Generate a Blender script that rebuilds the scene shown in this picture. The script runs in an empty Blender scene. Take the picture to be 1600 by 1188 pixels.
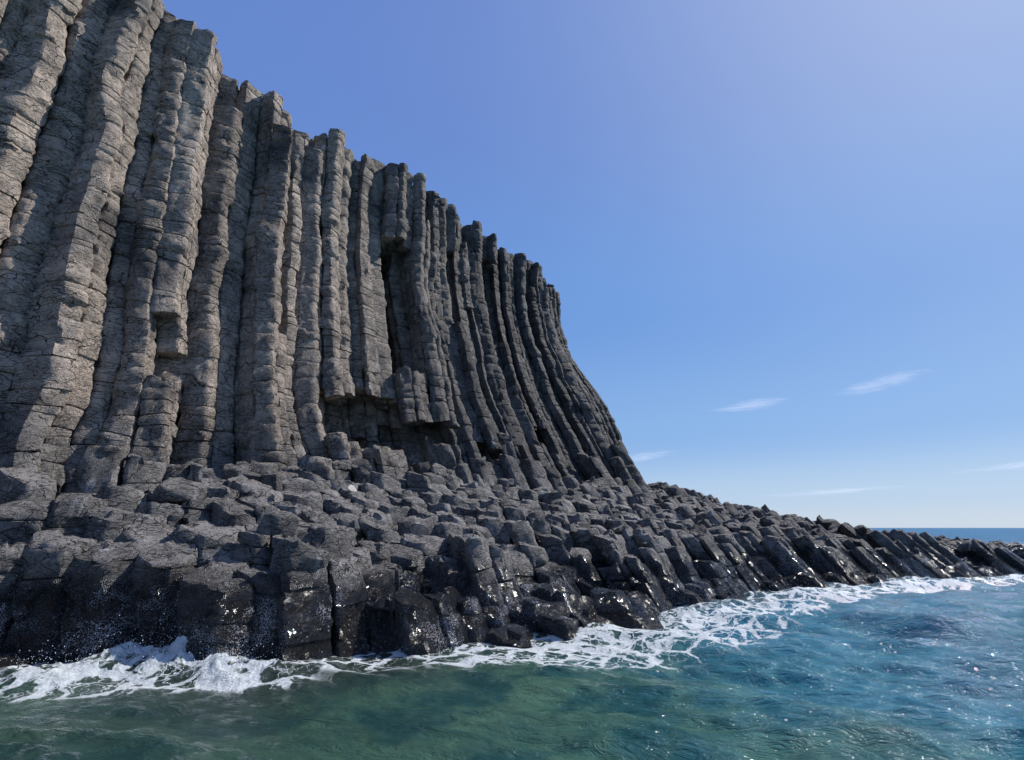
import bpy, math, random
import numpy as np
from mathutils import Vector

random.seed(7)
RS = np.random.RandomState(11)
scene = bpy.context.scene
COL = scene.collection

# ------------------------------------------------------------------ noise
def _hash(ix, iy, iz, seed):
    h = (ix.astype(np.int64) * 374761393 + iy.astype(np.int64) * 668265263
         + iz.astype(np.int64) * 2147483647 + seed * 144665) & 0xffffffff
    h = ((h ^ (h >> 13)) * 1274126177) & 0xffffffff
    h = ((h ^ (h >> 15)) * 2246822519) & 0xffffffff
    h = h ^ (h >> 16)
    return (h & 0xffffff) / float(0xffffff)

def vnoise(x, y, z, seed=0):
    x, y, z = np.broadcast_arrays(np.asarray(x, float), np.asarray(y, float), np.asarray(z, float))
    ix, iy, iz = np.floor(x), np.floor(y), np.floor(z)
    fx, fy, fz = x - ix, y - iy, z - iz
    fx, fy, fz = [f * f * f * (f * (f * 6 - 15) + 10) for f in (fx, fy, fz)]
    r = 0
    for a in (0, 1):
        wx = fx if a else 1 - fx
        for b in (0, 1):
            wy = fy if b else 1 - fy
            for c in (0, 1):
                wz = fz if c else 1 - fz
                r = r + wx * wy * wz * _hash(ix + a, iy + b, iz + c, seed)
    return r * 2 - 1

def fbm(x, y, z, oct=3, seed=0, gain=.5):
    a, s = 1.0, 0
    for o in range(oct):
        s = s + a * vnoise(x, y, z, seed + o * 17)
        x, y, z = x * 2.03 + 3.1, y * 2.03 + 1.7, z * 2.03 + 5.3
        a *= gain
    return s

def worley(x, y, z, seed=0):
    """distance to nearest jittered point, and the random value of that point"""
    ix, iy, iz = np.floor(x), np.floor(y), np.floor(z)
    best = np.full(x.shape, 9.0); val = np.zeros(x.shape)
    for a in (-1, 0, 1):
        for b in (-1, 0, 1):
            for c in (-1, 0, 1):
                jx, jy, jz = ix + a, iy + b, iz + c
                px = jx + _hash(jx, jy, jz, seed); py = jy + _hash(jx, jy, jz, seed + 1); pz = jz + _hash(jx, jy, jz, seed + 2)
                d = (px - x) ** 2 + (py - y) ** 2 + (pz - z) ** 2
                m = d < best
                best = np.where(m, d, best); val = np.where(m, _hash(jx, jy, jz, seed + 3), val)
    return np.sqrt(best), val

def sstep(a, b, x):
    t = np.clip((x - a) / (b - a), 0, 1)
    return t * t * (3 - 2 * t)

# ------------------------------------------------------------------ plan of the place (metres; sea level z = 0)
H = 17.5
def U(z): return np.maximum((H - np.asarray(z, float)) / H, 0) ** 2.0
U2 = float(U(2.0))

# foot of the cliff (at z = 2), then the crest of the low point
FACE = np.array([(-24.0, -8.5), (-17.2, 2.4), (-12.1, 8.75), (-4.7, 15.85), (3.1, 23.1), (10.3, 29.4),
                 (13.6, 31.6), (18.0, 32.5), (24.0, 31.5), (30.0, 29.6), (40.0, 28.6)])
N_CL = 5                                       # FACE[0..N_CL] belongs to the cliff
F_HB = np.array([3.2, 3.3, 3.45, 3.6, 3.9, 4.5, 2.6, 1.7, 1.4, .75, -.3])    # height of the foot / crest
F_A = np.array([1.2, 1.4, 1.6, 3.9, 6.4, 9.0, 8.8, 8.4, 8.0, 8.0, 8.0])         # flare of the columns
F_N = np.array([(.83, -.56), (.82, -.57), (.811, -.585), (.84, -.54), (.87, -.49), (.9, -.43),
                (.9, -.44), (.88, -.47), (.86, -.5), (.85, -.52), (.85, -.52)])
WATER = np.array([(-20.0, -9.0), (-13.5, 1.5), (-9.6, 6.6), (-8.1, 8.9), (-5.6, 9.2), (-3.6, 8.4), (-2.1, 9.3), (-1.0, 10.2),
                  (1.6, 11.5), (3.2, 13.2), (6.0, 16.2), (9.2, 18.7), (12.7, 20.3), (17.3, 22.2), (22.4, 24.0), (30.0, 26.4), (38.0, 28.2)])

def cumlen(P):
    return np.concatenate([[0], np.cumsum(np.hypot(*np.diff(P, axis=0).T))])
FS, WS = cumlen(FACE), cumlen(WATER)
S_END = FS[N_CL]

def poly_dist(P, S, x, y):
    """signed distance (positive on the seaward/right hand side) and arc length of nearest point"""
    x = np.asarray(x, float); y = np.asarray(y, float)
    best = np.full(x.shape, 1e9); sg = np.zeros(x.shape); arc = np.zeros(x.shape)
    for i in range(len(P) - 1):
        a, b = P[i], P[i + 1]; d = b - a; L = math.hypot(*d)
        t = np.clip(((x - a[0]) * d[0] + (y - a[1]) * d[1]) / L ** 2, 0, 1)
        qx, qy = x - a[0] - t * d[0], y - a[1] - t * d[1]
        dd = np.hypot(qx, qy)
        cr = (qx * d[1] - qy * d[0])
        m = dd < best
        best = np.where(m, dd, best); sg = np.where(m, np.sign(cr), sg); arc = np.where(m, S[i] + t * L, arc)
    return best * sg, arc

def flare(x, y):
    d, s = poly_dist(FACE, FS, x, y)
    A = np.interp(s, FS, F_A)
    nx = np.interp(s, FS, F_N[:, 0]); ny = np.interp(s, FS, F_N[:, 1])
    return A, nx, ny

def warp(x, y, z, fl):
    """position at height z of a column point whose plan position at z = 2 is (x, y)"""
    A, nx, ny = fl
    k = A * (U(z) - U2) + 1.15 * sstep(6.8, 9.0, A) * np.exp(-((np.asarray(z, float) - 9.0) / 3.8) ** 2)
    q = np.interp(x, [-6, 2], [1.0, .6])
    wx = q * .19 * vnoise(x / 3.2, y / 3.2, z / 3.0, 5) + .09 * vnoise(x / 1.4, y / 1.4, z / 1.3, 9)
    wy = q * .19 * vnoise(x / 3.2, y / 3.2, z / 3.0, 6) + .09 * vnoise(x / 1.4, y / 1.4, z / 1.3, 10)
    return x + nx * k + wx, y + ny * k + wy

# ------------------------------------------------------------------ cells (random close-packed plan of the columns)
def make_cells():
    """random close packing: big columns near the boat, slimmer ones towards the end of the headland"""
    n = 90000
    x = RS.uniform(-30, 42, n); y = RS.uniform(-12, 42, n)
    d, _ = poly_dist(FACE, FS, x, y); w, _ = poly_dist(WATER, WS, x, y)
    ok = (d > -6.5) & (w < 3.5); x, y, d, w = x[ok], y[ok], d[ok], w[ok]
    r = np.where(d > .5, np.interp(x, [-9, -5, -2, 3, 12], [.68, .56, .46, .41, .38]), np.interp(x, [-10.5, -7, -3, 4], [.56, .45, .37, .345])) * RS.uniform(.92, 1.12, len(x))
    grid = {}; out = []
    for px, py, pr in zip(x, y, r):
        gx, gy = int(px // 1), int(py // 1); good = True
        for a in (-1, 0, 1):
            for c in (-1, 0, 1):
                for (qx, qy) in grid.get((gx + a, gy + c), ()):
                    if (qx - px) ** 2 + (qy - py) ** 2 < pr * pr: good = False; break
                if not good: break
            if not good: break
        if good: grid.setdefault((gx, gy), []).append((px, py)); out.append((px, py))
    return np.array(out)
CELLS = make_cells()
fd, fs = poly_dist(FACE, FS, CELLS[:, 0], CELLS[:, 1])
A_, nx_, ny_ = flare(CELLS[:, 0], CELLS[:, 1])
kk = A_ * (U(.3) - U2)
wd, ws = poly_dist(WATER, WS, CELLS[:, 0] + nx_ * kk, CELLS[:, 1] + ny_ * kk)
wd = -wd                                        # positive = inland
keep = (wd > -1.0) & (fd > -8.5)
idx_keep = np.where(keep)[0]

def clip_cell(i):
    c = CELLS[i]
    d2 = np.hypot(CELLS[:, 0] - c[0], CELLS[:, 1] - c[1])
    nb = np.argsort(d2)[1:15]
    poly = [np.array(c) + np.array(v) for v in ((-2, -2), (2, -2), (2, 2), (-2, 2))]
    for j in nb:
        m = (CELLS[j] + c) / 2; n = CELLS[j] - c
        out = []
        for k in range(len(poly)):
            p, q = poly[k], poly[(k + 1) % len(poly)]
            dp, dq = np.dot(p - m, n), np.dot(q - m, n)
            if dp <= 0: out.append(p)
            if dp * dq < 0: out.append(p + (q - p) * dp / (dp - dq))
        poly = out
    return np.array(poly)

def section(poly, N, gap=.022, rnd=1):
    """rounded cross-section with N points, relative to its centroid"""
    c = poly.mean(axis=0); p = poly - c
    e = np.hypot(*(p - np.roll(p, 1, axis=0)).T)
    p = p[e > .12] if (e > .12).sum() >= 4 else p
    for k in range(rnd):
        t = (.11, .22)[k]
        a = p * (1 - t) + np.roll(p, -1, 0) * t; b = p * t + np.roll(p, -1, 0) * (1 - t)
        p = np.stack([a, b], 1).reshape(-1, 2)
    r = np.hypot(*p.T)[:, None]
    p = p * (1 - gap / r)
    q = np.vstack([p, p[:1]]); L = cumlen(q)
    t = np.linspace(0, L[-1], N, endpoint=False)
    return c, np.stack([np.interp(t, L, q[:, 0]), np.interp(t, L, q[:, 1])], 1)

# ------------------------------------------------------------------ column meshes
def column_arrays(poly, fl, z0, z1, N, seed, dist, hidden, tops=(0, 0), stump=False, fine=1.0, open_bottom=True):
    """vertices, quads, tone of one jointed column between heights z0 and z1"""
    rs = np.random.RandomState(seed)
    c, sec = section(poly, N, gap=.008 + (.012 if stump else .022) * rs.rand(), rnd=1 if stump and rs.rand() < .6 else 2)
    step = max(.075, dist * .006) / fine
    # joints
    joints = [z0]; z = z0
    while z < z1:
        z += (rs.uniform(.18, .6) if rs.rand() < .75 else rs.uniform(.6, 1.1)) * (1.35 if stump else 1)
        joints.append(z)
    joints[-1] = z1
    if len(joints) > 2 and joints[-1] - joints[-2] < .18: joints.pop(-2)
    zs, pin, sc, ox, oy, tx, ty, tn = [], [], [], [], [], [], [], []
    tj = [(rs.normal(0, .09), rs.normal(0, .09)) for _ in joints]
    tj[-1] = (tops[0] + rs.normal(0, .07), tops[1] + rs.normal(0, .07))
    s_c = 1.0 + rs.uniform(-.01, .045)
    tone_c = rs.rand()
    for b in range(len(joints) - 1):
        a, e = joints[b], joints[b + 1]
        s = s_c * (1 + rs.normal(0, .013)); o = rs.normal(0, .010, 2); t_b = .65 * tone_c + .35 * rs.rand()
        depth = rs.choice([.012, .03, .06, .1], p=[.4, .38, .18, .04])
        n = max(2, int((e - a) / step))
        bulge = rs.uniform(.0, .036) * min(1, (e - a) / .7)
        fr = [0.0, min(.2, .022 / (e - a))] + list(np.linspace(0, 1, n + 1)[1:-1]) + [max(.8, 1 - .022 / (e - a))]
        fr = sorted(fr)
        for f in fr:
            zs.append(a + (e - a) * f)
            edge = 1 if f == 0 else 0
            near = math.exp(-min(f, 1 - f) * (e - a) / .06)
            pin.append(-depth * edge - .012 * near + bulge * math.sin(math.pi * f))
            sc.append(s); ox.append(o[0]); oy.append(o[1]); tn.append(t_b)
            tx.append(tj[b][0] * (1 - f) + tj[b + 1][0] * f); ty.append(tj[b][1] * (1 - f) + tj[b + 1][1] * f)
    zs, pin, sc, ox, oy, tx, ty, tn = map(np.array, (zs, pin, sc, ox, oy, tx, ty, tn))
    R = np.hypot(*sec.T).mean()
    # cap: rings that shrink to the middle
    cap_f = [1.0, .96, .8, .55, .28, .04]
    ncap = len(cap_f)
    dome = rs.uniform(.0, .07) + (.02 if stump else 0)
    cz = z1 + dome * (1 - np.array([1, .80, .5, .25, .08, 0])) + .0
    zs = np.concatenate([zs, cz]); shr = np.concatenate([np.ones(len(pin)), cap_f])
    ext = lambda v, x=None: np.concatenate([v, np.full(ncap, v[-1] if x is None else x)])
    pin = ext(pin, 0.0); pin[-ncap] = -.012; sc = ext(sc); ox = ext(ox); oy = ext(oy); tn = ext(tn, min(1, tn[-1] + .15)); tx = ext(tx, tj[-1][0]); ty = ext(ty, tj[-1][1])
    M = len(zs)
    px = sec[None, :, 0] * (sc * shr)[:, None]; py = sec[None, :, 1] * (sc * shr)[:, None]
    rr = np.hypot(px, py) + 1e-6
    px = px * (1 + pin[:, None] / rr * np.minimum(1, rr / .2)) ; py = py * (1 + pin[:, None] / rr * np.minimum(1, rr / .2))
    Z = zs[:, None] + tx[:, None] * px + ty[:, None] * py
    X0 = c[0] + px + ox[:, None]; Y0 = c[1] + py + oy[:, None]
    X, Y = warp(X0, Y0, Z, fl)
    # rough broken surface
    ux, uy = px / rr, py / rr
    n1 = fbm(X / .55, Y / .55, Z / .42, 3, 31, .55)
    if hidden: wv = wv2 = np.full(X.shape, .5)
    else:
        w, wv = worley(X / .34 + .4 * n1, Y / .34, Z / .22, 77)
        w2, wv2 = worley(X / .9, Y / .9, Z / .75 + .3 * n1, 91)
    amp = min(1.0, .25 + R / .55)
    disp = .032 * n1 + .05 * (wv - .5) + (.12 if stump else .11) * (wv2 - .5)
    # a few deep bites
    bite = sstep(.80, 1.0, wv2) * sstep(.3, .8, vnoise(X / 1.7, Y / 1.7, Z / 1.7, 40) + .4)
    disp = (disp - .10 * bite) * amp
    cap = np.zeros(M); cap[-ncap:] = 1
    X = X + ux * disp * (1 - .6 * cap[:, None]); Y = Y + uy * disp * (1 - .6 * cap[:, None])
    Z = Z + cap[:, None] * (.07 * n1 + .16 * (wv2 - .5) + .05 * (wv - .5))
    V = np.stack([X, Y, Z], 2).reshape(-1, 3)
    a = (np.arange(M - 1)[:, None] * N + np.arange(N)[None, :]); b = (np.arange(M - 1)[:, None] * N + (np.arange(N)[None, :] + 1) % N)
    Q = np.stack([a, b, b + N, a + N], 2).reshape(-1, 4)
    T = np.repeat(tn, N)
    extra = [[(M - 1) * N + k for k in range(N)]]
    if not open_bottom:
        extra.append([N - 1 - k for k in range(N)])
    return V, Q, T, extra

class Mesh:
    def __init__(s): s.V = []; s.Q = []; s.T = []; s.E = []; s.n = 0
    def add(s, V, Q, T, E):
        s.V.append(V); s.Q.append(Q + s.n); s.T.append(T); s.E += [[i + s.n for i in e] for e in E]; s.n += len(V)
    def build(s, name, mat, parent=None, origin=None, smooth=True):
        V = np.concatenate(s.V); Q = np.concatenate(s.Q); T = np.concatenate(s.T)
        if origin is None: origin = np.array([0., 0., 0.])
        V = V - origin
        me = bpy.data.meshes.new(name)
        nq, ne = len(Q), len(s.E)
        el = np.array([len(e) for e in s.E], dtype=np.int32)
        loops = np.concatenate([Q.ravel()] + [np.array(e) for e in s.E]).astype(np.int32)
        tot = np.concatenate([np.full(nq, 4, dtype=np.int32), el]).astype(np.int32)
        start = np.concatenate([[0], np.cumsum(tot)[:-1]]).astype(np.int32)
        me.vertices.add(len(V)); me.loops.add(len(loops)); me.polygons.add(len(tot))
        me.vertices.foreach_set('co', V.astype(np.float32).ravel())
        me.loops.foreach_set('vertex_index', loops)
        me.polygons.foreach_set('loop_start', start)
        me.polygons.foreach_set('loop_total', tot)
        me.update(calc_edges=True)
        at = me.attributes.new('tone', 'FLOAT', 'POINT'); at.data.foreach_set('value', T.astype(np.float32))
        if smooth:
            me.polygons.foreach_set('use_smooth', np.ones(len(tot), dtype=bool))
            try: me.set_sharp_from_angle(angle=math.radians(38))
            except Exception: pass
        me.materials.append(mat)
        o = bpy.data.objects.new(name, me); COL.objects.link(o)
        if parent is not None:
            o.parent = parent
            o.location = Vector(origin) - parent.location
        else:
            o.location = Vector(origin)
        return o

# ------------------------------------------------------------------ materials
def new_mat(name):
    m = bpy.data.materials.new(name); m.use_nodes = True
    nt = m.node_tree; nt.nodes.clear()
    return m, nt
class NB:
    """tiny node builder"""
    def __init__(s, nt): s.nt = nt
    def n(s, t, **kw):
        nd = s.nt.nodes.new(t)
        for k, v in kw.items(): setattr(nd, k, v)
        return nd
    def link(s, a, b): s.nt.links.new(a, b)
    def val(s, sock, v):
        if hasattr(v, 'is_output') or isinstance(v, bpy.types.NodeSocket): s.link(v, sock)
        else: sock.default_value = v
    def math(s, op, a, b=0.0, c=None, clamp=False):
        nd = s.n('ShaderNodeMath', operation=op); nd.use_clamp = clamp
        s.val(nd.inputs[0], a); s.val(nd.inputs[1], b)
        if c is not None: s.val(nd.inputs[2], c)
        return nd.outputs[0]
    def vmul(s, a, v):
        nd = s.n('ShaderNodeVectorMath', operation='MULTIPLY'); s.val(nd.inputs[0], a); s.val(nd.inputs[1], v); return nd.outputs[0]
    def vadd(s, a, v):
        nd = s.n('ShaderNodeVectorMath', operation='ADD'); s.val(nd.inputs[0], a); s.val(nd.inputs[1], v); return nd.outputs[0]
    def noise(s, vec, scale, detail=4, rough=.55, dist=0.0, out='Fac'):
        nd = s.n('ShaderNodeTexNoise'); s.link(vec, nd.inputs['Vector'])
        nd.inputs['Scale'].default_value = scale; nd.inputs['Detail'].default_value = detail
        nd.inputs['Roughness'].default_value = rough; nd.inputs['Distortion'].default_value = dist
        return nd.outputs[out]
    def vor(s, vec, scale, feature='F1', out='Distance', rnd=1.0):
        nd = s.n('ShaderNodeTexVoronoi', feature=feature); s.link(vec, nd.inputs['Vector'])
        nd.inputs['Scale'].default_value = scale; nd.inputs['Randomness'].default_value = rnd
        return nd.outputs[out]
    def map(s, v, a, b, c=0.0, d=1.0, smooth=True):
        nd = s.n('ShaderNodeMapRange'); nd.clamp = True
        if smooth: nd.interpolation_type = 'SMOOTHSTEP'
        s.val(nd.inputs['Value'], v)
        for k, x in (('From Min', a), ('From Max', b), ('To Min', c), ('To Max', d)): s.val(nd.inputs[k], x)
        return nd.outputs['Result']
    def mixc(s, f, a, b, mode='MIX'):
        nd = s.n('ShaderNodeMix', data_type='RGBA', blend_type=mode)
        s.val(nd.inputs[0], f)
        for i, v in ((6, a), (7, b)):
            if isinstance(v, tuple) and len(v) == 3: v = (*v, 1)
            s.val(nd.inputs[i], v)
        return nd.outputs[2]
    def bump(s, h, strength, dist, normal=None):
        nd = s.n('ShaderNodeBump'); nd.inputs['Strength'].default_value = strength; nd.inputs['Distance'].default_value = dist
        s.link(h, nd.inputs['Height'])
        if normal is not None: s.link(normal, nd.inputs['Normal'])
        return nd.outputs[0]

def rock_material():
    m, nt = new_mat('basalt'); b = NB(nt)
    geo = b.n('ShaderNodeNewGeometry'); P = geo.outputs['Position']
    sep = b.n('ShaderNodeSeparateXYZ'); b.link(P, sep.inputs[0]); X, Y, Z = sep.outputs
    att = b.n('ShaderNodeAttribute', attribute_name='tone'); tone = att.outputs['Fac']
    nBig = b.noise(P, .35, 3); nMid = b.noise(P, 1.6, 5, .6); nFine = b.noise(P, 9, 6, .7); nGr = b.noise(P, 42, 3, .7)
    # dry rock
    v = b.math('ADD', b.math('MULTIPLY', tone, .30), b.math('MULTIPLY', nMid, .55))
    v = b.math('ADD', v, b.math('MULTIPLY', b.math('SUBTRACT', nFine, .5), .75))
    v = b.math('ADD', v, b.math('MULTIPLY', b.math('SUBTRACT', nGr, .5), .35))
    rock = b.mixc(b.map(v, .05, .95, smooth=False), (.018, .016, .0155), (.205, .187, .173))
    # pale weathered, beige faces high on the near part of the cliff
    warm = b.math('MULTIPLY', b.map(X, -.5, -9.0), b.map(Z, 2.0, 5.0))
    wm = b.math('MULTIPLY', warm, b.map(nBig, .28, .52), clamp=True)
    rock = b.mixc(b.math('MULTIPLY', wm, .95), rock, b.mixc(b.map(v, -.15, .85), (.075, .062, .051), (.60, .49, .395)))
    shelf = b.math('MULTIPLY', b.map(Z, 5.2, 3.4), b.map(X, 16.0, 4.0, .35, 1.0))
    rock = b.mixc(b.math('MULTIPLY', shelf, .85), rock, b.mixc(b.map(v, .0, .95), (.038, .036, .035), (.335, .315, .30)))
    # rusty / lichen stains
    st = b.map(b.noise(P, 2.3, 5, .7), .58, .75)
    rock = b.mixc(b.math('MULTIPLY', b.math('MULTIPLY', st, warm), .5), rock, (.26, .19, .12))
    # pale mineral streaks running down
    strk = b.noise(b.vmul(P, (3.2, 3.2, .25)), 1.0, 4, .6)
    rock = b.mixc(b.math('MULTIPLY', b.math('MULTIPLY', b.map(strk, .60, .72), b.map(nFine, .35, .55)), .62), rock, (.50, .49, .485))
    # cracks
    jit = b.vadd(P, b.vmul(b.noise(P, 1.7, 3, .6, out='Color'), (.55, .55, .35)))
    c1 = b.vor(b.vmul(jit, (1.0, 1.0, 2.3)), 1.5, 'DISTANCE_TO_EDGE')
    c2 = b.vor(b.vmul(jit, (.7, .7, 5.5)), 3.3, 'DISTANCE_TO_EDGE')
    l1 = b.map(c1, .0, .022); l2 = b.map(c2, .0, .035)
    l1 = b.math('MAXIMUM', l1, b.map(b.noise(P, .9, 3), .50, .62)); l2 = b.math('MAXIMUM', l2, b.map(nMid, .40, .52))
    c3 = b.vor(b.vmul(jit, (.8, .8, 3.6)), 7.0, 'DISTANCE_TO_EDGE')
    l3 = b.math('MAXIMUM', b.map(c3, .0, .06, .35, 1.0), b.map(b.noise(P, 3.1, 3), .45, .6))
    crack = b.math('MULTIPLY', b.math('MULTIPLY', l1, l2), l3)
    rock = b.mixc(b.math('SUBTRACT', 1.0, crack), rock, (.016, .015, .015))
    # tiny white flecks
    fl = b.math('LESS_THAN', b.vor(P, 9.0), .09)
    fl = b.math('MULTIPLY', fl, b.map(b.noise(P, 1.1, 2), .5, .62))
    rock = b.mixc(b.math('MULTIPLY', fl, .75), rock, (.6, .6, .62))
    # wet, weed-dark tidal band
    zz = b.math('ADD', Z, b.math('MULTIPLY', b.math('SUBTRACT', b.noise(P, .8, 4, .6), .5), -1.5))
    wetA = b.map(zz, 1.45, .95); wetB = b.map(zz, .75, .2)
    wetcol = b.mixc(nFine, (.006, .006, .007), (.028, .025, .024))
    col = b.mixc(b.math('MULTIPLY', wetA, .93), rock, wetcol)
    # brown weed near the waterline
    col = b.mixc(b.math('MULTIPLY', wetB, b.map(nMid, .52, .7)), col, (.036, .020, .012))
    # barnacles
    bd = b.vor(P, 15.0); bm = b.math('LESS_THAN', bd, b.map(b.noise(P, 5, 2), .4, .65, .12, .27))
    bm = b.math('MULTIPLY', bm, b.map(b.noise(P, 1.4, 3, .7), .46, .56))
    bm = b.math('MULTIPLY', bm, b.map(zz, .95, .5))
    bcol = b.mixc(nMid, (.52, .36, .22), (.75, .70, .66))
    col = b.mixc(b.math('MULTIPLY', bm, .9), col, bcol)
    sp = b.vor(b.vadd(P, b.vmul(b.noise(P, 14, 2, .6, out='Color'), (.04, .04, .04))), 50.0)  # sun glints on the wet rock, painted into the colour as white flecks
    glint = b.math('LESS_THAN', sp, b.map(b.noise(P, 1.0, 5, .72),   .44, .64, .05, .46))
    glint = b.math('MULTIPLY', glint, b.map(b.noise(P, .55, 2), .38, .5)); glint = b.math('MULTIPLY', glint, b.map(zz, 1.35, .95))
    col = b.mixc(b.math('MULTIPLY', glint, .85), col, (.86, .86, .90))
    # bump
    h = b.math('ADD', b.math('MULTIPLY', nFine, .75), b.math('MULTIPLY', nMid, .9))
    h = b.math('ADD', h, b.math('MULTIPLY', crack, .5))
    h = b.math('ADD', h, b.math('MULTIPLY', b.math('MULTIPLY', sp, wetA), .9))
    bmp2 = b.bump(h, 1.0, .10)
    pr = b.n('ShaderNodeBsdfPrincipled')
    b.link(col, pr.inputs['Base Color']); b.link(bmp2, pr.inputs['Normal'])
    rough = b.math('SUBTRACT', b.map(nFine, .3, .7, .62, .9), b.math('MULTIPLY', wetA, b.map(nBig, .35, .6, .52, .70)), clamp=True)
    b.link(rough, pr.inputs['Roughness'])
    b.link(b.map(wetA, 0, 1, .4, 1.0), pr.inputs['Specular IOR Level'])
    out = b.n('ShaderNodeOutputMaterial'); b.link(pr.outputs[0], out.inputs[0])
    return m
ROCK = rock_material()

def tag(o, label=None, cat=None, group=None, kind=None):
    if label: o['label'] = label
    if cat: o['category'] = cat
    if group: o['group'] = group
    if kind: o['kind'] = kind
    return o
def empty(name, loc):
    e = bpy.data.objects.new(name, None); COL.objects.link(e); e.location = loc; e.empty_display_size = .5
    return e

# ------------------------------------------------------------------ which column stands where, how high
CAM = np.array([0.0, 0.0, 2.0])
items = []   # dict: region, poly, z0, z1, dist, score, ...

# hollows broken out of the face: (arc length along the foot, height, half length, half height, depth)
def s_of(x, y): return float(poly_dist(FACE, FS, np.array([x]), np.array([y]))[1][0])
HOLLOWS = [(s_of(-4.0, 17.0), 5.7, 1.9, .8, 1.5), (s_of(-1.9, 19.0), 5.0, 1.2, .9, 1.3),
           (s_of(-2.2, 18.6), 11.2, .7, 3.2, 2.2), (s_of(-11.6, 9.4), 5.9, .8, 1.0, 1.4),
           (s_of(1.0, 21.7), 4.9, 1.3, .5, 1.0), (s_of(3.8, 24.5), 6.3, .9, .6, 1.0),
           (s_of(.6, 21.3), 13.5, .4, 2.4, 1.2),
           (s_of(3.2, 23.8), 14.0, .5, 2.6, 1.2)]
zsamp = np.arange(-.6, 20.2, .2)
def cliff_intervals(i, rs):
    d = -fd[i]; s = fs[i]
    top = H + float(np.interp(s, [10, 22, 25, 30, 35, 48, 51], [2.0, 1.8, 1.15, .45, 1.05, .85, .4])) + .18 * vnoise(CELLS[i, 0] / 2, CELLS[i, 1] / 2, 0, 3) + rs.uniform(-.16, .16)
    top = float(top)
    # how far the face is cut back here
    F = .40 + .36 * vnoise(s / 1.25, 0, zsamp / 70, 21) + .09 * vnoise(s / .9, 5, zsamp / 3.5, 22) + rs.uniform(-.30, .30)
    F = F + .55 * sstep(.72, .9, vnoise(s / 1.3, 9, zsamp / 6, 27)) * (zsamp > 6)
    for (hs, hz, hl, hh, hd) in HOLLOWS:
        F = F + np.where((abs(s - hs) < hl) & (abs(zsamp - hz) < hh + .25 * vnoise(s * 1.3, 0, 0, 8)), hd, 0)
    F = F + sstep(15.8, 17.8, zsamp) * (.15 + .3 * vnoise(s / 1.3, 3, 0, 24))
    hb = np.interp(s, FS, F_HB)
    pres = (d > F) | (zsamp < hb * .75 + .3 * rs.randn())
    pres &= zsamp <= top
    # runs
    runs = []; k = 0
    while k < len(zsamp):
        if pres[k]:
            j = k
            while j + 1 < len(zsamp) and pres[j + 1]: j += 1
            runs.append([zsamp[k], zsamp[j]]); k = j + 1
        else: k += 1
    merged = []
    for r in runs:
        if merged and r[0] - merged[-1][1] < .55: merged[-1][1] = r[1]
        else: merged.append(r)
    out = []
    for r in merged:
        if r[1] - r[0] < .7 and r[0] > 0: continue
        r[1] = min(r[1] + rs.uniform(-.08, .08), top)
        if r[0] > 0: r[0] += rs.uniform(-.12, .12)
        out.append(r)
    return out

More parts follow.
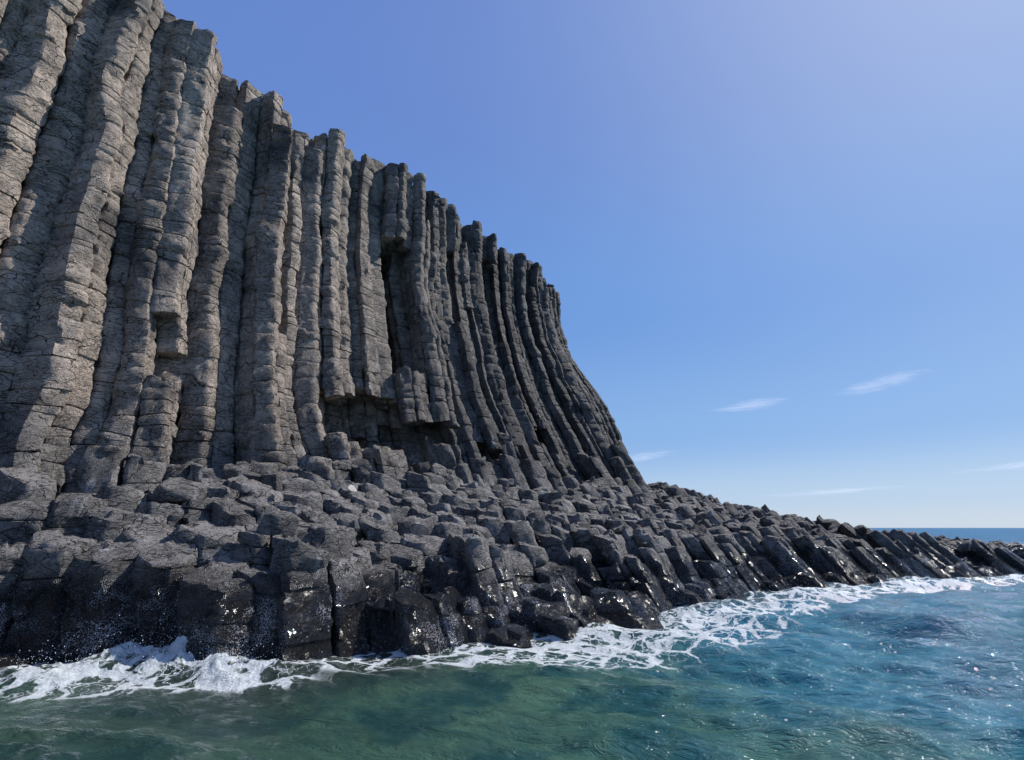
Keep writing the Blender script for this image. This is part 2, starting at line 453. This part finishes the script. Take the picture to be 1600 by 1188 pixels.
for i in idx_keep:
    rs = np.random.RandomState(1000 + i)
    c = CELLS[i]; s = fs[i]
    A, nx, ny = float(A_[i]), float(nx_[i]), float(ny_[i])
    end_d = (c[0] - FACE[N_CL][0]) * .62 + (c[1] - FACE[N_CL][1]) * .78      # beyond the end of the cliff
    is_cliff = fd[i] < 0 and s < S_END - .001 and end_d < .3
    # the headland narrows behind its end
    poly = None
    if is_cliff:
        if fd[i] < -3.2: continue
        behind = fd[i] < -3.2
        if behind and s < S_END - 6: continue
        poly = clip_cell(i)
        for z0, z1 in cliff_intervals(i, rs):
            zm = max(z0, 3.)
            items.append(dict(reg='cliff', i=i, poly=poly, z0=z0, z1=z1, d=-fd[i], s=s, seed=i, tops=(0, 0), A=A, n=(nx, ny)))
        continue
    hb = float(np.interp(s, FS, F_HB))
    w = float(wd[i])
    if fd[i] < 0:
        if fd[i] < -7.0: continue
        h = hb + .22 * fd[i] - .02 * fd[i] ** 2           # falls away behind the crest
        if end_d < .3: continue
        if s <= S_END + .01:                              # behind the end of the cliff
            h = 4.0 - .9 * end_d
        frac = 1.0
    else:
        f = float(fd[i])
        frac = max(w, 0) / (max(w, 0) + f + 1e-6)
        lo = min(1.5, hb * .72)
        h = lo * float(sstep(-.45, .25, w)) + (hb - lo) * frac ** 1.1
        # clefts that run down between the ribs, from the ledge to the water
        cl = float(sstep(.12, .5, vnoise(ws[i] / .85, 2, 0, 91))) * float(sstep(3.4, 1.2, w)) * float(sstep(-.2, .3, w))
        h -= cl * (.35 + .75 * float(sstep(2.4, .3, w)))
        if w < .9:
            # broken front edge with deep clefts
            e = rs.rand()
            h = h - (1.3 if e < .30 else 0) * float(sstep(.8, .2, w))
        if w < -.1: h -= 1.2 * min(1, -w)
    big = float(np.interp(c[0], [-4, 2], [.55, 1]))
    step = (.24 * float(vnoise(c[0] / 1.4, c[1] / 1.4, 0, 55)) + rs.uniform(-.13, .13)) * big - (.4 if rs.rand() < .07 else 0)
    h += step * (1.0 if hb > 2.4 else .72)
    if 0 < fd[i] < 1.5 and s < S_END - 3.0:           # broken half-height columns leaning on the face
        up = float(np.interp(s, [24, 31, 37, 50], [.5, .7, 2.2, 4.2])) * (1 - fd[i] / 1.6)
        if rs.rand() < .62: h += up * rs.rand() ** 1.3
    if h < -.75: continue
    # slope of the tops: worn along the slope of the shelf on the left, square to the leaning columns on the right
    lean = 2.0 * A / H
    kx = float(np.interp(c[0], [-6, 6, 16], [0, .45, .8]))
    sl = -.28 * (1 - kx)
    tv = float(np.interp(c[0], [6, 14], [.14, .18]))
    tx = (sl + kx * lean * .5) * nx + rs.normal(0, tv); ty = (sl + kx * lean * .5) * ny + rs.normal(0, tv)
    reg = 'shelf' if (fd[i] > 0 and s < S_END - .5) else 'point'
    if c[0] > 13: reg = 'point'
    poly = clip_cell(i)
    items.append(dict(reg=reg, i=i, poly=poly, z0=-1.1, z1=h, d=0, s=s, seed=i, tops=(tx, ty), A=A, n=(nx, ny), w=w))

# ------------------------------------------------------------------ visibility score
PITCH = math.atan(231 / 800)
def project(p):
    q = p - CAM
    cy, sy = math.cos(PITCH), math.sin(PITCH)
    f = q[..., 1] * cy + q[..., 2] * sy; u = -q[..., 1] * sy + q[..., 2] * cy
    return q[..., 0] / f * 800 + 800, 594 - u / f * 800, f
# a coarse painter's buffer of column silhouettes tells which show largest
buf_id = -np.ones((149, 200), int); buf_d = np.full((149, 200), 1e9)
for k, it in enumerate(items):
    c = it['poly'].mean(axis=0)
    zs = np.arange(max(it['z0'], -.1), it['z1'] + .01, .12)
    fl = (it['A'], it['n'][0], it['n'][1])
    x, y = warp(np.full(zs.shape, c[0]), np.full(zs.shape, c[1]), zs, fl)
    it['dist'] = float(np.hypot(x.mean(), y.mean()))
    u, v, f = project(np.stack([x, y, zs], 1))
    hw = .45 / np.maximum(f, 1) * 800 / 8
    for uu, vv, ff, h_ in zip(u / 8, v / 8, f, hw):
        if ff < 1 or vv < 0 or vv >= 149: continue
        a, b_ = int(max(0, uu - h_)), int(min(199, uu + h_))
        rows = range(int(vv), min(149, int(vv) + 2))
        for r in rows:
            for q in range(a, b_ + 1):
                if ff < buf_d[r, q]: buf_d[r, q] = ff; buf_id[r, q] = k
cnt = np.bincount(buf_id[buf_id >= 0].ravel(), minlength=len(items))
for k, it in enumerate(items): it['score'] = int(cnt[k])

# ------------------------------------------------------------------ build the rock
base = {'cliff': (-4.0, 17.0, 0.0), 'shelf': (-2.0, 13.0, 0.0), 'point': (19.0, 27.0, 0.0)}
root = {
    'cliff': tag(empty('basalt_cliff', base['cliff']), 'tall dark grey cliff of tightly packed upright basalt columns rising behind the stepped rock shelf', 'cliff'),
    'shelf': tag(empty('rock_shelf', base['shelf']), 'stepped shelf of broken column tops at the foot of the tall cliff, wet along the water', 'rock shelf'),
    'point': tag(empty('rocky_point', base['point']), 'low jagged spit of leaning basalt columns reaching out to the right below the horizon', 'rocky point'),
}
names = {'cliff': 'basalt_column', 'shelf': 'column_stump', 'point': 'column_stump'}
total = 0
for reg in ('cliff', 'shelf', 'point'):
    its = sorted([t for t in items if t['reg'] == reg], key=lambda t: -t['score'])
    rest = Mesh()
    for rank, it in enumerate(its):
        hid = it['score'] == 0
        dist = it['dist']
        N = 36 if dist < 16 else (28 if dist < 24 else 20)
        fine = 1.0
        if hid: N = 16; fine = .35
        if it['d'] > 3.2: N = 12; fine = .2
        V, Q, T, E = column_arrays(it['poly'], (it['A'], it['n'][0], it['n'][1]), it['z0'], it['z1'], N, it['seed'], dist, hid,
                                   it['tops'], stump=reg != 'cliff', fine=fine, open_bottom=it['z0'] < 0)
        total += len(V)
        if rank < 100 and not hid:
            one = Mesh(); one.add(V, Q, T, E)
            org = np.array([V[:, 0].mean(), V[:, 1].mean(), V[:, 2].min()])
            one.build(names[reg], ROCK, root[reg], org)
        else:
            rest.add(V, Q, T, E)
    if rest.n:
        o = rest.build(names[reg] + '_mass', ROCK, root[reg], np.array(base[reg]))
        o['kind'] = 'stuff'
    print(reg, len(its), 'visible', sum(t['score'] > 0 for t in its))
print('rock verts', total)

# solid body of the headland behind the outer columns
def body():
    P = [p for p in FACE[:N_CL + 1]]
    front = []
    for k, p in enumerate(P):
        n = F_N[k]; front.append((p[0] - n[0] * 2.6, p[1] - n[1] * 2.6))
    front[-1] = (front[-1][0] - 1.6, front[-1][1] - 2.4)
    back = [(front[-1][0] - 7, front[-1][1] + 8), (-14, 42), (-34, 30), (-40, 6), (-34, -10)]
    ring = front + back
    nf = len(front)
    V = []; Q = []; T = []
    levels = np.linspace(-1, H - .6, 14)
    for z in levels:
        for k, (x, y) in enumerate(ring):
            if k < nf:
                A = F_A[k]; n = F_N[k]; g = A * (float(U(z)) - U2)
                V.append((x + n[0] * g, y + n[1] * g, z))
            else: V.append((x, y, z))
    nr = len(ring)
    for l in range(len(levels) - 1):
        for k in range(nr):
            a = l * nr + k; b_ = l * nr + (k + 1) % nr
            Q.append((a, b_, b_ + nr, a + nr))
    m = Mesh(); top = [(len(levels) - 1) * nr + k for k in range(nr)]
    m.add(np.array(V, float), np.array(Q), np.full(len(V), .4), [top])
    return m.build('cliff_body', ROCK, root['cliff'], np.array(base['cliff']), smooth=False)
body()

# ------------------------------------------------------------------ sea
def wave_height(x, y):
    rs = np.random.RandomState(5)
    r = np.hypot(x, y)
    z = np.zeros(x.shape)
    for k in range(52):
        lam = 10 ** rs.uniform(math.log10(.30), math.log10(4.5))
        ang = math.radians(rs.normal(248, 26))
        amp = .0185 * lam ** .72
        ph = rs.uniform(0, 6.28)
        q = (x * math.cos(ang) + y * math.sin(ang)) * 2 * math.pi / lam + ph + 1.1 * vnoise(x / (lam * 2.6), y / (lam * 2.6), k, 61)
        w = (1 - np.abs(np.sin(q / 2))) * 2 - .73
        fade = 1 - sstep(lam * 26, lam * 60, r)
        z += amp * (.55 * np.sin(q) + .45 * w) * fade
    return z

# breaking surf: (x, y, radius along, radius across, angle, lift)
SURF = [(-4.95, 8.6, .9, .4, 8, .26), (-5.9, 8.35, 1.4, .4, 8, .09), (-4.1, 8.15, 1.0, .45, -12, .22), (-6.7, 7.75, 1.6, .5, 20, .13),
        (4.6, 13.6, 1.4, .6, 40, .13), (9.9, 17.6, 1.8, .6, 25, .14), (14.5, 19.7, 2.4, .6, 22, .14), (1.3, 11.0, 1.2, .4, 15, .07)]
def surf(x, y):
    z = np.zeros(x.shape)
    for (cx, cy, a, b_, ang, h) in SURF:
        c_, s_ = math.cos(math.radians(ang)), math.sin(math.radians(ang))
        u = ((x - cx) * c_ + (y - cy) * s_) / a; v = (-(x - cx) * s_ + (y - cy) * c_) / b_
        g = np.exp(-(u * u + v * v))
        z += h * g * (1 + .40 * fbm(x * 2.4, y * 2.4, 0, 3, 71, .6) + .10 * fbm(x * 9, y * 9, 3, 3, 72, .7))
    return z

# patches of foam: (x, y, ra, rb, angle, strength)
FOAM = [(-5.2, 8.3, 2.3, .9, 8, 1.3), (-7.2, 7.6, 1.9, .75, 18, .95), (-3.9, 8.0, 1.1, .5, -15, .95), (-6.0, 7.4, 2.2, .4, 10, .55),
        (-2.2, 9.0, 1.0, .5, 20, .5), (-.8, 9.6, 1.2, .5, 20, .62), (1.4, 10.2, 2.6, 1.2, 12, 1.0), (.6, 9.2, 2.0, .55, 5, .95), (3.4, 11.2, 2.4, 1.5, 30, 1.0),
        (4.6, 13.0, 1.9, 1.2, 45, 1.0), (7.0, 14.6, 1.8, 1.0, 40, .72), (9.4, 16.8, 2.2, 1.0, 30, .95), (12.0, 18.2, 2.2, .8, 25, .85), (14.5, 19.3, 2.6, .9, 22, 1.05),
        (18.0, 20.8, 2.4, .7, 22, .9), (21.5, 22.2, 3.0, .6, 22, .7)]
def foam_amount(x, y, wdist):
    f = .52 * np.exp(-np.maximum(wdist, 0) / .35)
    f = np.maximum(f, .40 * np.exp(-np.maximum(wdist, 0) / 1.3))
    for (cx, cy, a, b_, ang, s_) in FOAM:
        c0, s0 = math.cos(math.radians(ang)), math.sin(math.radians(ang))
        u = ((x - cx) * c0 + (y - cy) * s0) / a; v = (-(x - cx) * s0 + (y - cy) * c0) / b_
        f = np.maximum(f, s_ * np.exp(-((u * u + v * v) ** 1.4)))
    return f

def build_sea():
    th = [0.0]
    # angles measured from +y, clockwise; dense ahead, coarse behind
    a1 = np.linspace(-56, 56, 1250); a2 = np.linspace(56, 304, 260)[1:-1]
    th = np.radians(np.concatenate([a1, a2]))
    r = [.6]
    while r[-1] < 30000:
        q = r[-1]
        r.append(q + max(.028, q * q / 2300, 0) if q < 60 else q * 1.06)
    r = np.array(r)
    R, TH = np.meshgrid(r, th, indexing='ij')
    x = R * np.sin(TH); y = R * np.cos(TH)
    near = (R < 300)
    z = np.zeros(R.shape)
    nr = int((r < 300).sum())
    X, Y = x[:nr], y[:nr]
    wdist, _ = poly_dist(WATER, WS, X, Y)
    wdist = np.where(wdist < -7, 40.0, wdist)          # open water behind the spit
    calm = .40 + .60 * sstep(-1, 6, X)
    shore = np.clip(wdist / 3, 0, 1)
    z[:nr] = wave_height(X, Y) * (.6 + .4 * shore) * calm
    sf = surf(X, Y)
    z[:nr] += sf
    z[:nr] += .05 * fbm(X * 1.3, Y * 1.3, 0, 3, 81) * np.exp(-np.maximum(wdist, 0) / 1.2)
    z[nr:] = 0
    fo = np.zeros(R.shape); fo[:nr] = foam_amount(X, Y, wdist)
    lift = np.zeros(R.shape); lift[:nr] = sf
    dep = np.full(R.shape, 1.0); dep[:nr] = np.clip(wdist / 9, 0, 1)
    nth = len(th); M = len(r)
    V = np.stack([x, y, z], 2).reshape(-1, 3)
    a = np.arange(M - 1)[:, None] * nth + np.arange(nth)[None, :]
    b_ = np.arange(M - 1)[:, None] * nth + (np.arange(nth)[None, :] + 1) % nth
    Q = np.stack([a, a + nth, b_ + nth, b_], 2).reshape(-1, 4)
    m = Mesh(); m.add(V, Q, np.zeros(len(V)), [[k for k in range(nth)]])
    o = m.build('sea', WATERMAT, None)
    for nm, arr in (('foam', fo), ('lift', lift), ('depth', dep)):
        at = o.data.attributes.new(nm, 'FLOAT', 'POINT'); at.data.foreach_set('value', arr.ravel().astype(np.float32))
    print('sea verts', len(V))
    return o

def water_material():
    m, nt = new_mat('sea_water'); b = NB(nt)
    geo = b.n('ShaderNodeNewGeometry'); P = geo.outputs['Position']
    sep = b.n('ShaderNodeSeparateXYZ'); b.link(P, sep.inputs[0]); X, Y, Z = sep.outputs
    at = lambda n: b.n('ShaderNodeAttribute', attribute_name=n).outputs['Fac']
    foam, lift, depth = at('foam'), at('lift'), at('depth')
    P2 = b.vmul(P, (1, 1, 0))
    # body colour: green over the shallow bed, teal then blue offshore
    nb = b.noise(P2, .32, 3, .5); nb2 = b.noise(P2, 1.1, 4, .6, .6)
    shallow = b.mixc(b.map(nb2, .35, .68), (.013, .066, .066), (.070, .150, .098))
    deep = b.mixc(nb2, (.018, .105, .175), (.036, .195, .250))
    fx = b.math('ADD', X, b.math('MULTIPLY', b.math('SUBTRACT', nb, .5), 7.0))
    fr = b.map(fx, .5, 6.0)
    far = b.map(Y, 12.0, 60.0)
    col = b.mixc(fr, shallow, deep)
    col = b.mixc(far, col, (.045, .14, .24))
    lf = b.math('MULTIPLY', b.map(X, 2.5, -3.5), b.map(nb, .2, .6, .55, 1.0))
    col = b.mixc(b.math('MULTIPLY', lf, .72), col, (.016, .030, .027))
    edge = b.map(depth, .28, .0)
    col = b.mixc(b.math('MULTIPLY', edge, .75), col, (.030, .034, .026))
    # ripples
    rot = b.n('ShaderNodeVectorRotate', rotation_type='Z_AXIS'); b.link(P2, rot.inputs['Vector']); rot.inputs['Angle'].default_value = math.radians(18)
    r1 = b.noise(b.vmul(rot.outputs[0], (.75, 2.0, 1)), 2.9, 5, .64, .5); r2 = b.noise(b.vmul(rot.outputs[0], (.8, 1.6, 1)), 11.0, 3, .6)
    r1 = b.math('SUBTRACT', 1.0, b.math('ABSOLUTE', b.math('MULTIPLY', b.math('SUBTRACT', r1, .5), 3.2)))
    rf = b.noise(b.vmul(P2, (1, 1.6, 1)), .7, 5, .7)
    hh = b.math('ADD', b.math('MULTIPLY', r1, 1.0), b.math('MULTIPLY', r2, .25))
    hh = b.math('ADD', hh, b.math('MULTIPLY', rf, b.map(Y, 18, 70, 0.0, 2.5)))
    bm = b.bump(hh, .62, .075)
    # foam lace
    w1 = b.vadd(P2, b.vmul(b.noise(P2, 1.3, 4, .65, out='Color'), (.9, .9, 0)))
    cell = b.vor(w1, 1.7, 'DISTANCE_TO_EDGE'); cell2 = b.vor(w1, 4.4, 'DISTANCE_TO_EDGE')
    lace = b.math('MAXIMUM', b.map(cell, .17, .02), b.math('MULTIPLY', b.map(cell2, .11, .0), .8))
    brk = b.noise(P2, 2.1, 6, .72, .5)
    amt = b.math('MULTIPLY', foam, 1.0)
    v = b.math('ADD', b.math('MULTIPLY', amt, .86), b.math('MULTIPLY', b.math('SUBTRACT', brk, .5), 1.9))
    v = b.math('ADD', v, b.math('MULTIPLY', b.math('SUBTRACT', lace, .55), 1.5))
    fac = b.math('MULTIPLY', b.map(v, .40, .95), b.map(b.noise(P2, 9.0, 4, .75), .25, .6, .55, 1.0))
    dense = b.map(b.math('ADD', lift, b.math('MULTIPLY', b.math('SUBTRACT', b.noise(P, 6.5, 7, .8, .6), .5), 1.3)), .12, .36)
    fac = b.math('MAXIMUM', fac, dense)
    fac = b.math('MULTIPLY', fac, b.map(amt, .12, .3))
    # scattered bubbles
    bd = b.vor(P2, 3.4, 'F1'); bub = b.math('LESS_THAN', bd, b.map(b.noise(P2, .5, 3), .42, .66, .0, .08))
    bd2 = b.vor(b.vmul(P2, (1, 1.3, 1)), 8.0, 'F1'); bub2 = b.math('LESS_THAN', bd2, b.map(b.noise(P2, .9, 3), .44, .62, .0, .12))
    bub = b.math('MAXIMUM', bub, bub2)
    fac = b.math('MAXIMUM', fac, b.math('MULTIPLY', b.math('MULTIPLY', bub, b.map(X, -.5, 4.5, .0, .75)), b.map(Y, 45.0, 24.0)))
    fine = b.noise(P, 22, 5, .75)
    water = b.n('ShaderNodeBsdfPrincipled')
    b.link(col, water.inputs['Base Color']); b.link(b.map(Y, 20.0, 90.0, .07, .35), water.inputs['Roughness'])
    b.link(b.map(Y, 15.0, 90.0, .5, .04), water.inputs['Specular IOR Level']); water.inputs['IOR'].default_value = 1.33; b.link(bm, water.inputs['Normal'])
    fm = b.n('ShaderNodeBsdfPrincipled')
    b.link(b.mixc(fine, (.30, .36, .38), (.90, .92, .93)), fm.inputs['Base Color']); fm.inputs['Roughness'].default_value = .55
    b.link(b.bump(b.math('ADD', b.math('MULTIPLY', fine, .5), brk), .8, .09), fm.inputs['Normal'])
    mx = b.n('ShaderNodeMixShader'); b.link(fac, mx.inputs[0]); b.link(water.outputs[0], mx.inputs[1]); b.link(fm.outputs[0], mx.inputs[2])
    out = b.n('ShaderNodeOutputMaterial'); b.link(mx.outputs[0], out.inputs[0])
    return m
WATERMAT = water_material()
sea = build_sea(); tag(sea, 'clear green and blue sea with white foam washing against the rocks', None, None, 'structure')

# ------------------------------------------------------------------ light, sky, camera
SUN_AZ, SUN_EL = 64.0, 49.0      # degrees clockwise from +y, above the horizon
world = bpy.data.worlds.new('World'); scene.world = world; world.use_nodes = True
nt = world.node_tree; nt.nodes.clear(); b = NB(nt)
sky = b.n('ShaderNodeTexSky', sky_type='NISHITA'); sky.sun_disc = False
sky.sun_elevation = math.radians(SUN_EL); sky.sun_rotation = math.radians(SUN_AZ)
sky.altitude = 0; sky.air_density = 1.0; sky.dust_density = .6; sky.ozone_density = 2.2
tc = b.n('ShaderNodeTexCoord'); sp_ = b.n('ShaderNodeSeparateXYZ'); b.link(tc.outputs['Generated'], sp_.inputs[0])
rmp = b.n('ShaderNodeValToRGB'); b.link(sp_.outputs[2], rmp.inputs[0])
cr = rmp.color_ramp; cr.interpolation = 'EASE'
stops = [(0.0, (5.6, 6.9, 8.7)), (.05, (4.4, 6.1, 8.6)), (.16, (2.4, 4.5, 8.3)), (.40, (1.5, 3.4, 7.8)), (.72, (1.45, 2.7, 6.9)), (1.0, (1.2, 2.1, 6.2))]
while len(cr.elements) < len(stops): cr.elements.new(.5)
for e, (p, c_) in zip(cr.elements, stops): e.position = p; e.color = (*[v for v in c_], 1)
sk = b.mixc(.80, sky.outputs[0], rmp.outputs[0])
# soft haze brightening towards the sun
saz, sel = math.radians(SUN_AZ), math.radians(SUN_EL)
dp = b.n('ShaderNodeVectorMath', operation='DOT_PRODUCT'); b.link(tc.outputs['Generated'], dp.inputs[0])
dp.inputs[1].default_value = (math.sin(saz) * math.cos(sel), math.cos(saz) * math.cos(sel), math.sin(sel))
gl = b.math('POWER', b.math('MAXIMUM', dp.outputs['Value'], 0.0), 7.0)
sk = b.mixc(b.math('MULTIPLY', gl, .42), sk, (6.5, 7.6, 9.4))
bg = b.n('ShaderNodeBackground'); bg.inputs[1].default_value = .10
b.link(sk, bg.inputs[0])
wo = b.n('ShaderNodeOutputWorld'); b.link(bg.outputs[0], wo.inputs[0])

sl = bpy.data.lights.new('sun', 'SUN'); sl.energy = 5.0; sl.angle = math.radians(.5); sl.color = (1, .96, .9)
so = bpy.data.objects.new('sun', sl); COL.objects.link(so)
az, el = math.radians(SUN_AZ), math.radians(SUN_EL)
dirv = Vector((math.sin(az) * math.cos(el), math.cos(az) * math.cos(el), math.sin(el)))
so.rotation_euler = dirv.to_track_quat('Z', 'Y').to_euler(); so.location = dirv * 60

def cloud_material():
    m, nt = new_mat('thin_cloud'); b = NB(nt)
    tc = b.n('ShaderNodeTexCoord'); O = tc.outputs['Generated']
    oi = b.n('ShaderNodeObjectInfo')
    off = b.n('ShaderNodeCombineXYZ'); b.link(b.math('MULTIPLY', oi.outputs['Random'], 40.0), off.inputs[0])
    V = b.vadd(O, off.outputs[0])
    ws_ = b.vadd(V, b.vmul(b.noise(V, 2.2, 3, .6, out='Color'), (.35, .35, 0)))
    n = b.noise(b.vmul(ws_, (2.0, 5.0, 1)), 1.6, 7, .68)
    sp = b.n('ShaderNodeSeparateXYZ'); b.link(O, sp.inputs[0])
    dx = b.math('ABSOLUTE', b.math('MULTIPLY', b.math('SUBTRACT', sp.outputs[0], .5), 2.0)); dy = b.math('ABSOLUTE', b.math('MULTIPLY', b.math('SUBTRACT', sp.outputs[1], .5), 2.0))
    rr = b.math('SQRT', b.math('ADD', b.math('MULTIPLY', dx, dx), b.math('MULTIPLY', dy, dy)))
    f = b.map(rr, 1.0, .1)
    a = b.map(b.math('ADD', n, b.math('MULTIPLY', f, .40)), .52, 1.15)
    a = b.math('MULTIPLY', b.math('MULTIPLY', a, b.map(rr, 1.0, .5)), .48)
    tr = b.n('ShaderNodeBsdfTransparent'); tl = b.n('ShaderNodeBsdfTranslucent'); tl.inputs[0].default_value = (.78, .80, .84, 1)
    df = b.n('ShaderNodeBsdfDiffuse'); df.inputs[0].default_value = (.9, .9, .9, 1)
    ad = b.n('ShaderNodeMixShader'); ad.inputs[0].default_value = .2; b.link(tl.outputs[0], ad.inputs[1]); b.link(df.outputs[0], ad.inputs[2])
    mx = b.n('ShaderNodeMixShader'); b.link(a, mx.inputs[0]); b.link(tr.outputs[0], mx.inputs[1]); b.link(ad.outputs[0], mx.inputs[2])
    out = b.n('ShaderNodeOutputMaterial'); b.link(mx.outputs[0], out.inputs[0])
    return m
CLOUD = cloud_material()
def cloud(x, y, z, w, d, rz, label):
    V = []; n = 12
    for j in range(n + 1):
        for i in range(n + 1):
            u, v = i / n - .5, j / n - .5
            V.append((u * w, v * d, 30 * math.sin(u * 5) * math.cos(v * 4)))
    F = [(j * (n + 1) + i, j * (n + 1) + i + 1, (j + 1) * (n + 1) + i + 1, (j + 1) * (n + 1) + i) for j in range(n) for i in range(n)]
    me = bpy.data.meshes.new('cloud'); me.from_pydata(V, [], F); me.materials.append(CLOUD)
    for p in me.polygons: p.use_smooth = True
    o = bpy.data.objects.new('cloud', me); COL.objects.link(o); o.location = (x, y, z); o.rotation_euler = (0, 0, math.radians(rz))
    tag(o, label, 'cloud', 'thin wisps of cloud in the blue sky')
cloud(2170, 2890, 820, 620, 760, -8, 'brightest small feathery white wisp, highest of the clouds at right')
cloud(1420, 2950, 700, 700, 520, 5, 'faint stretched wisp below and left of the brightest feathery cloud')
cloud(1010, 3900, 520, 620, 900, 0, 'short pale streak of cloud just beside the end of the tall cliff')
cloud(3700, 6000, 400, 2000, 2400, -4, 'long flat white streak low above the horizon and the rocky point')
cloud(6400, 6500, 760, 1500, 2600, -10, 'pale thin streak of cloud at the far right edge above the sea')

def loose_rock(px_x, px_y, z, r, sq, seed, label, mat, name='boulder', group=None):
    import bmesh
    bm = bmesh.new(); bmesh.ops.create_icosphere(bm, subdivisions=4, radius=1.0)
    co_ = np.array([v.co[:] for v in bm.verts])
    rs = np.random.RandomState(seed)
    # cut flat facets into the ball, then roughen
    for _ in range(11):
        n = rs.normal(size=3); n /= np.linalg.norm(n); dcut = rs.uniform(.5, .8)
        over = np.maximum(co_ @ n - dcut, 0); co_ = co_ - over[:, None] * n * .93
    nn = fbm(co_[:, 0] * 2 + seed, co_[:, 1] * 2, co_[:, 2] * 2, 4, 3)
    co_ = co_ * (1 + .07 * nn)[:, None] * np.array(sq) * r
    for v, c_ in zip(bm.verts, co_): v.co = c_
    me = bpy.data.meshes.new(name); bm.to_mesh(me); bm.free(); me.materials.append(mat)
    for p in me.polygons: p.use_smooth = True
    at = me.attributes.new('tone', 'FLOAT', 'POINT'); at.data.foreach_set('value', np.full(len(me.vertices), .6, dtype=np.float32))
    o = bpy.data.objects.new(name, me); COL.objects.link(o); o.location = (px_x, px_y, z); o.rotation_euler = (0, 0, rs.uniform(0, 6))
    tag(o, label, 'rock', group); return o

def spray():
    rs = np.random.RandomState(3); V = []; F = []
    ico = [(0, 0, 1), (1, 0, 0), (0, 1, 0), (-1, 0, 0), (0, -1, 0), (0, 0, -1)]
    fc = [(0, 1, 2), (0, 2, 3), (0, 3, 4), (0, 4, 1), (5, 2, 1), (5, 3, 2), (5, 4, 3), (5, 1, 4)]
    for (cx, cy, sx, sy, hh, n) in [(-4.95, 8.7, .55, .25, .38, 380), (-5.9, 8.4, .9, .25, .22, 260), (-4.0, 8.15, .5, .2, .18, 120), (3.4, 12.4, .9, .4, .14, 120), (9.6, 17.5, 1.4, .3, .2, 120), (14.5, 19.7, 2.0, .3, .2, 140)]:
        for _ in range(n):
            x, y = cx + rs.normal() * sx, cy + rs.normal() * sy
            z = .1 + abs(rs.normal()) * hh * math.exp(-((x - cx) / sx) ** 2 * .4); r = rs.uniform(.003, .008)
            k = len(V)
            V += [(x + a * r, y + b_ * r, z + c_ * r * 1.3) for a, b_, c_ in ico]; F += [tuple(i + k for i in f) for f in fc]
    me = bpy.data.meshes.new('spray'); me.from_pydata(V, [], F)
    m, nt = new_mat('spray_drops'); b = NB(nt); p = b.n('ShaderNodeBsdfPrincipled'); p.inputs['Base Color'].default_value = (.85, .88, .9, 1); p.inputs['Roughness'].default_value = .3
    b.link(p.outputs[0], b.n('ShaderNodeOutputMaterial').inputs[0]); me.materials.append(m)
    o = bpy.data.objects.new('spray', me); COL.objects.link(o)
    tag(o, 'fine white droplets of spray thrown up where waves hit the rocks', 'spray', None, 'stuff')
spray()
bpy.context.view_layer.update()
def ground(x, y, ztop):
    dg = bpy.context.evaluated_depsgraph_get()
    hit = scene.ray_cast(dg, Vector((x, y, ztop)), Vector((0, 0, -1)))
    return hit[1].z if hit[0] else 0.0
pale, pnt = new_mat('pale_stone'); pb = NB(pnt)
pg = pb.n('ShaderNodeNewGeometry').outputs['Position']; pn = pb.noise(pg, 7, 6, .7)
pp = pb.n('ShaderNodeBsdfPrincipled'); pb.link(pb.mixc(pn, (.26, .23, .20), (.62, .58, .52)), pp.inputs['Base Color'])
pp.inputs['Roughness'].default_value = .8; pb.link(pb.bump(pn, .8, .06), pp.inputs['Normal'])
pb.link(pp.outputs[0], pb.n('ShaderNodeOutputMaterial').inputs[0])
for (x, y, zt, r, sq, seed, lab, mt) in [
        (-4.35, 14.2, 4.6, .17, (1, .7, .9), 4, 'small pale stone lying on the rock shelf below the cliff columns', pale),
        (-7.3, 11.6, 5.0, .52, (1.1, .9, .75), 9, 'rounded dark boulder resting high on the shelf at the foot of the cliff', ROCK),
        (-4.5, 10.2, 3.0, .40, (1.2, .7, .8), 14, 'angular dark loose block lying on the shelf above the breaking wave', ROCK)]:
    g = ground(x, y, zt)
    loose_rock(x, y, g + r * sq[2] * .42, r, sq, seed, lab, mt, 'boulder' if r > .3 else 'stone')
loose_rock(2.55, 11.75, -.02, .62, (1.2, .85, .7), 21, 'low rounded wet boulder washed by white foam at the edge of the shelf', ROCK)
root['shelf']['label'] = 'stepped shelf of broken column tops along the foot of the tall cliff, wet below'

cam = bpy.data.cameras.new('camera'); cam.lens = 18.0; cam.sensor_width = 36; cam.clip_start = .05; cam.clip_end = 60000
co = bpy.data.objects.new('camera', cam); COL.objects.link(co)
co.location = (0, 0, 2.0); co.rotation_euler = (math.pi / 2 + PITCH, 0, 0)
scene.camera = co
scene.view_settings.view_transform = 'Standard'; scene.view_settings.look = 'None'
scene.view_settings.exposure = 0; scene.view_settings.gamma = 1
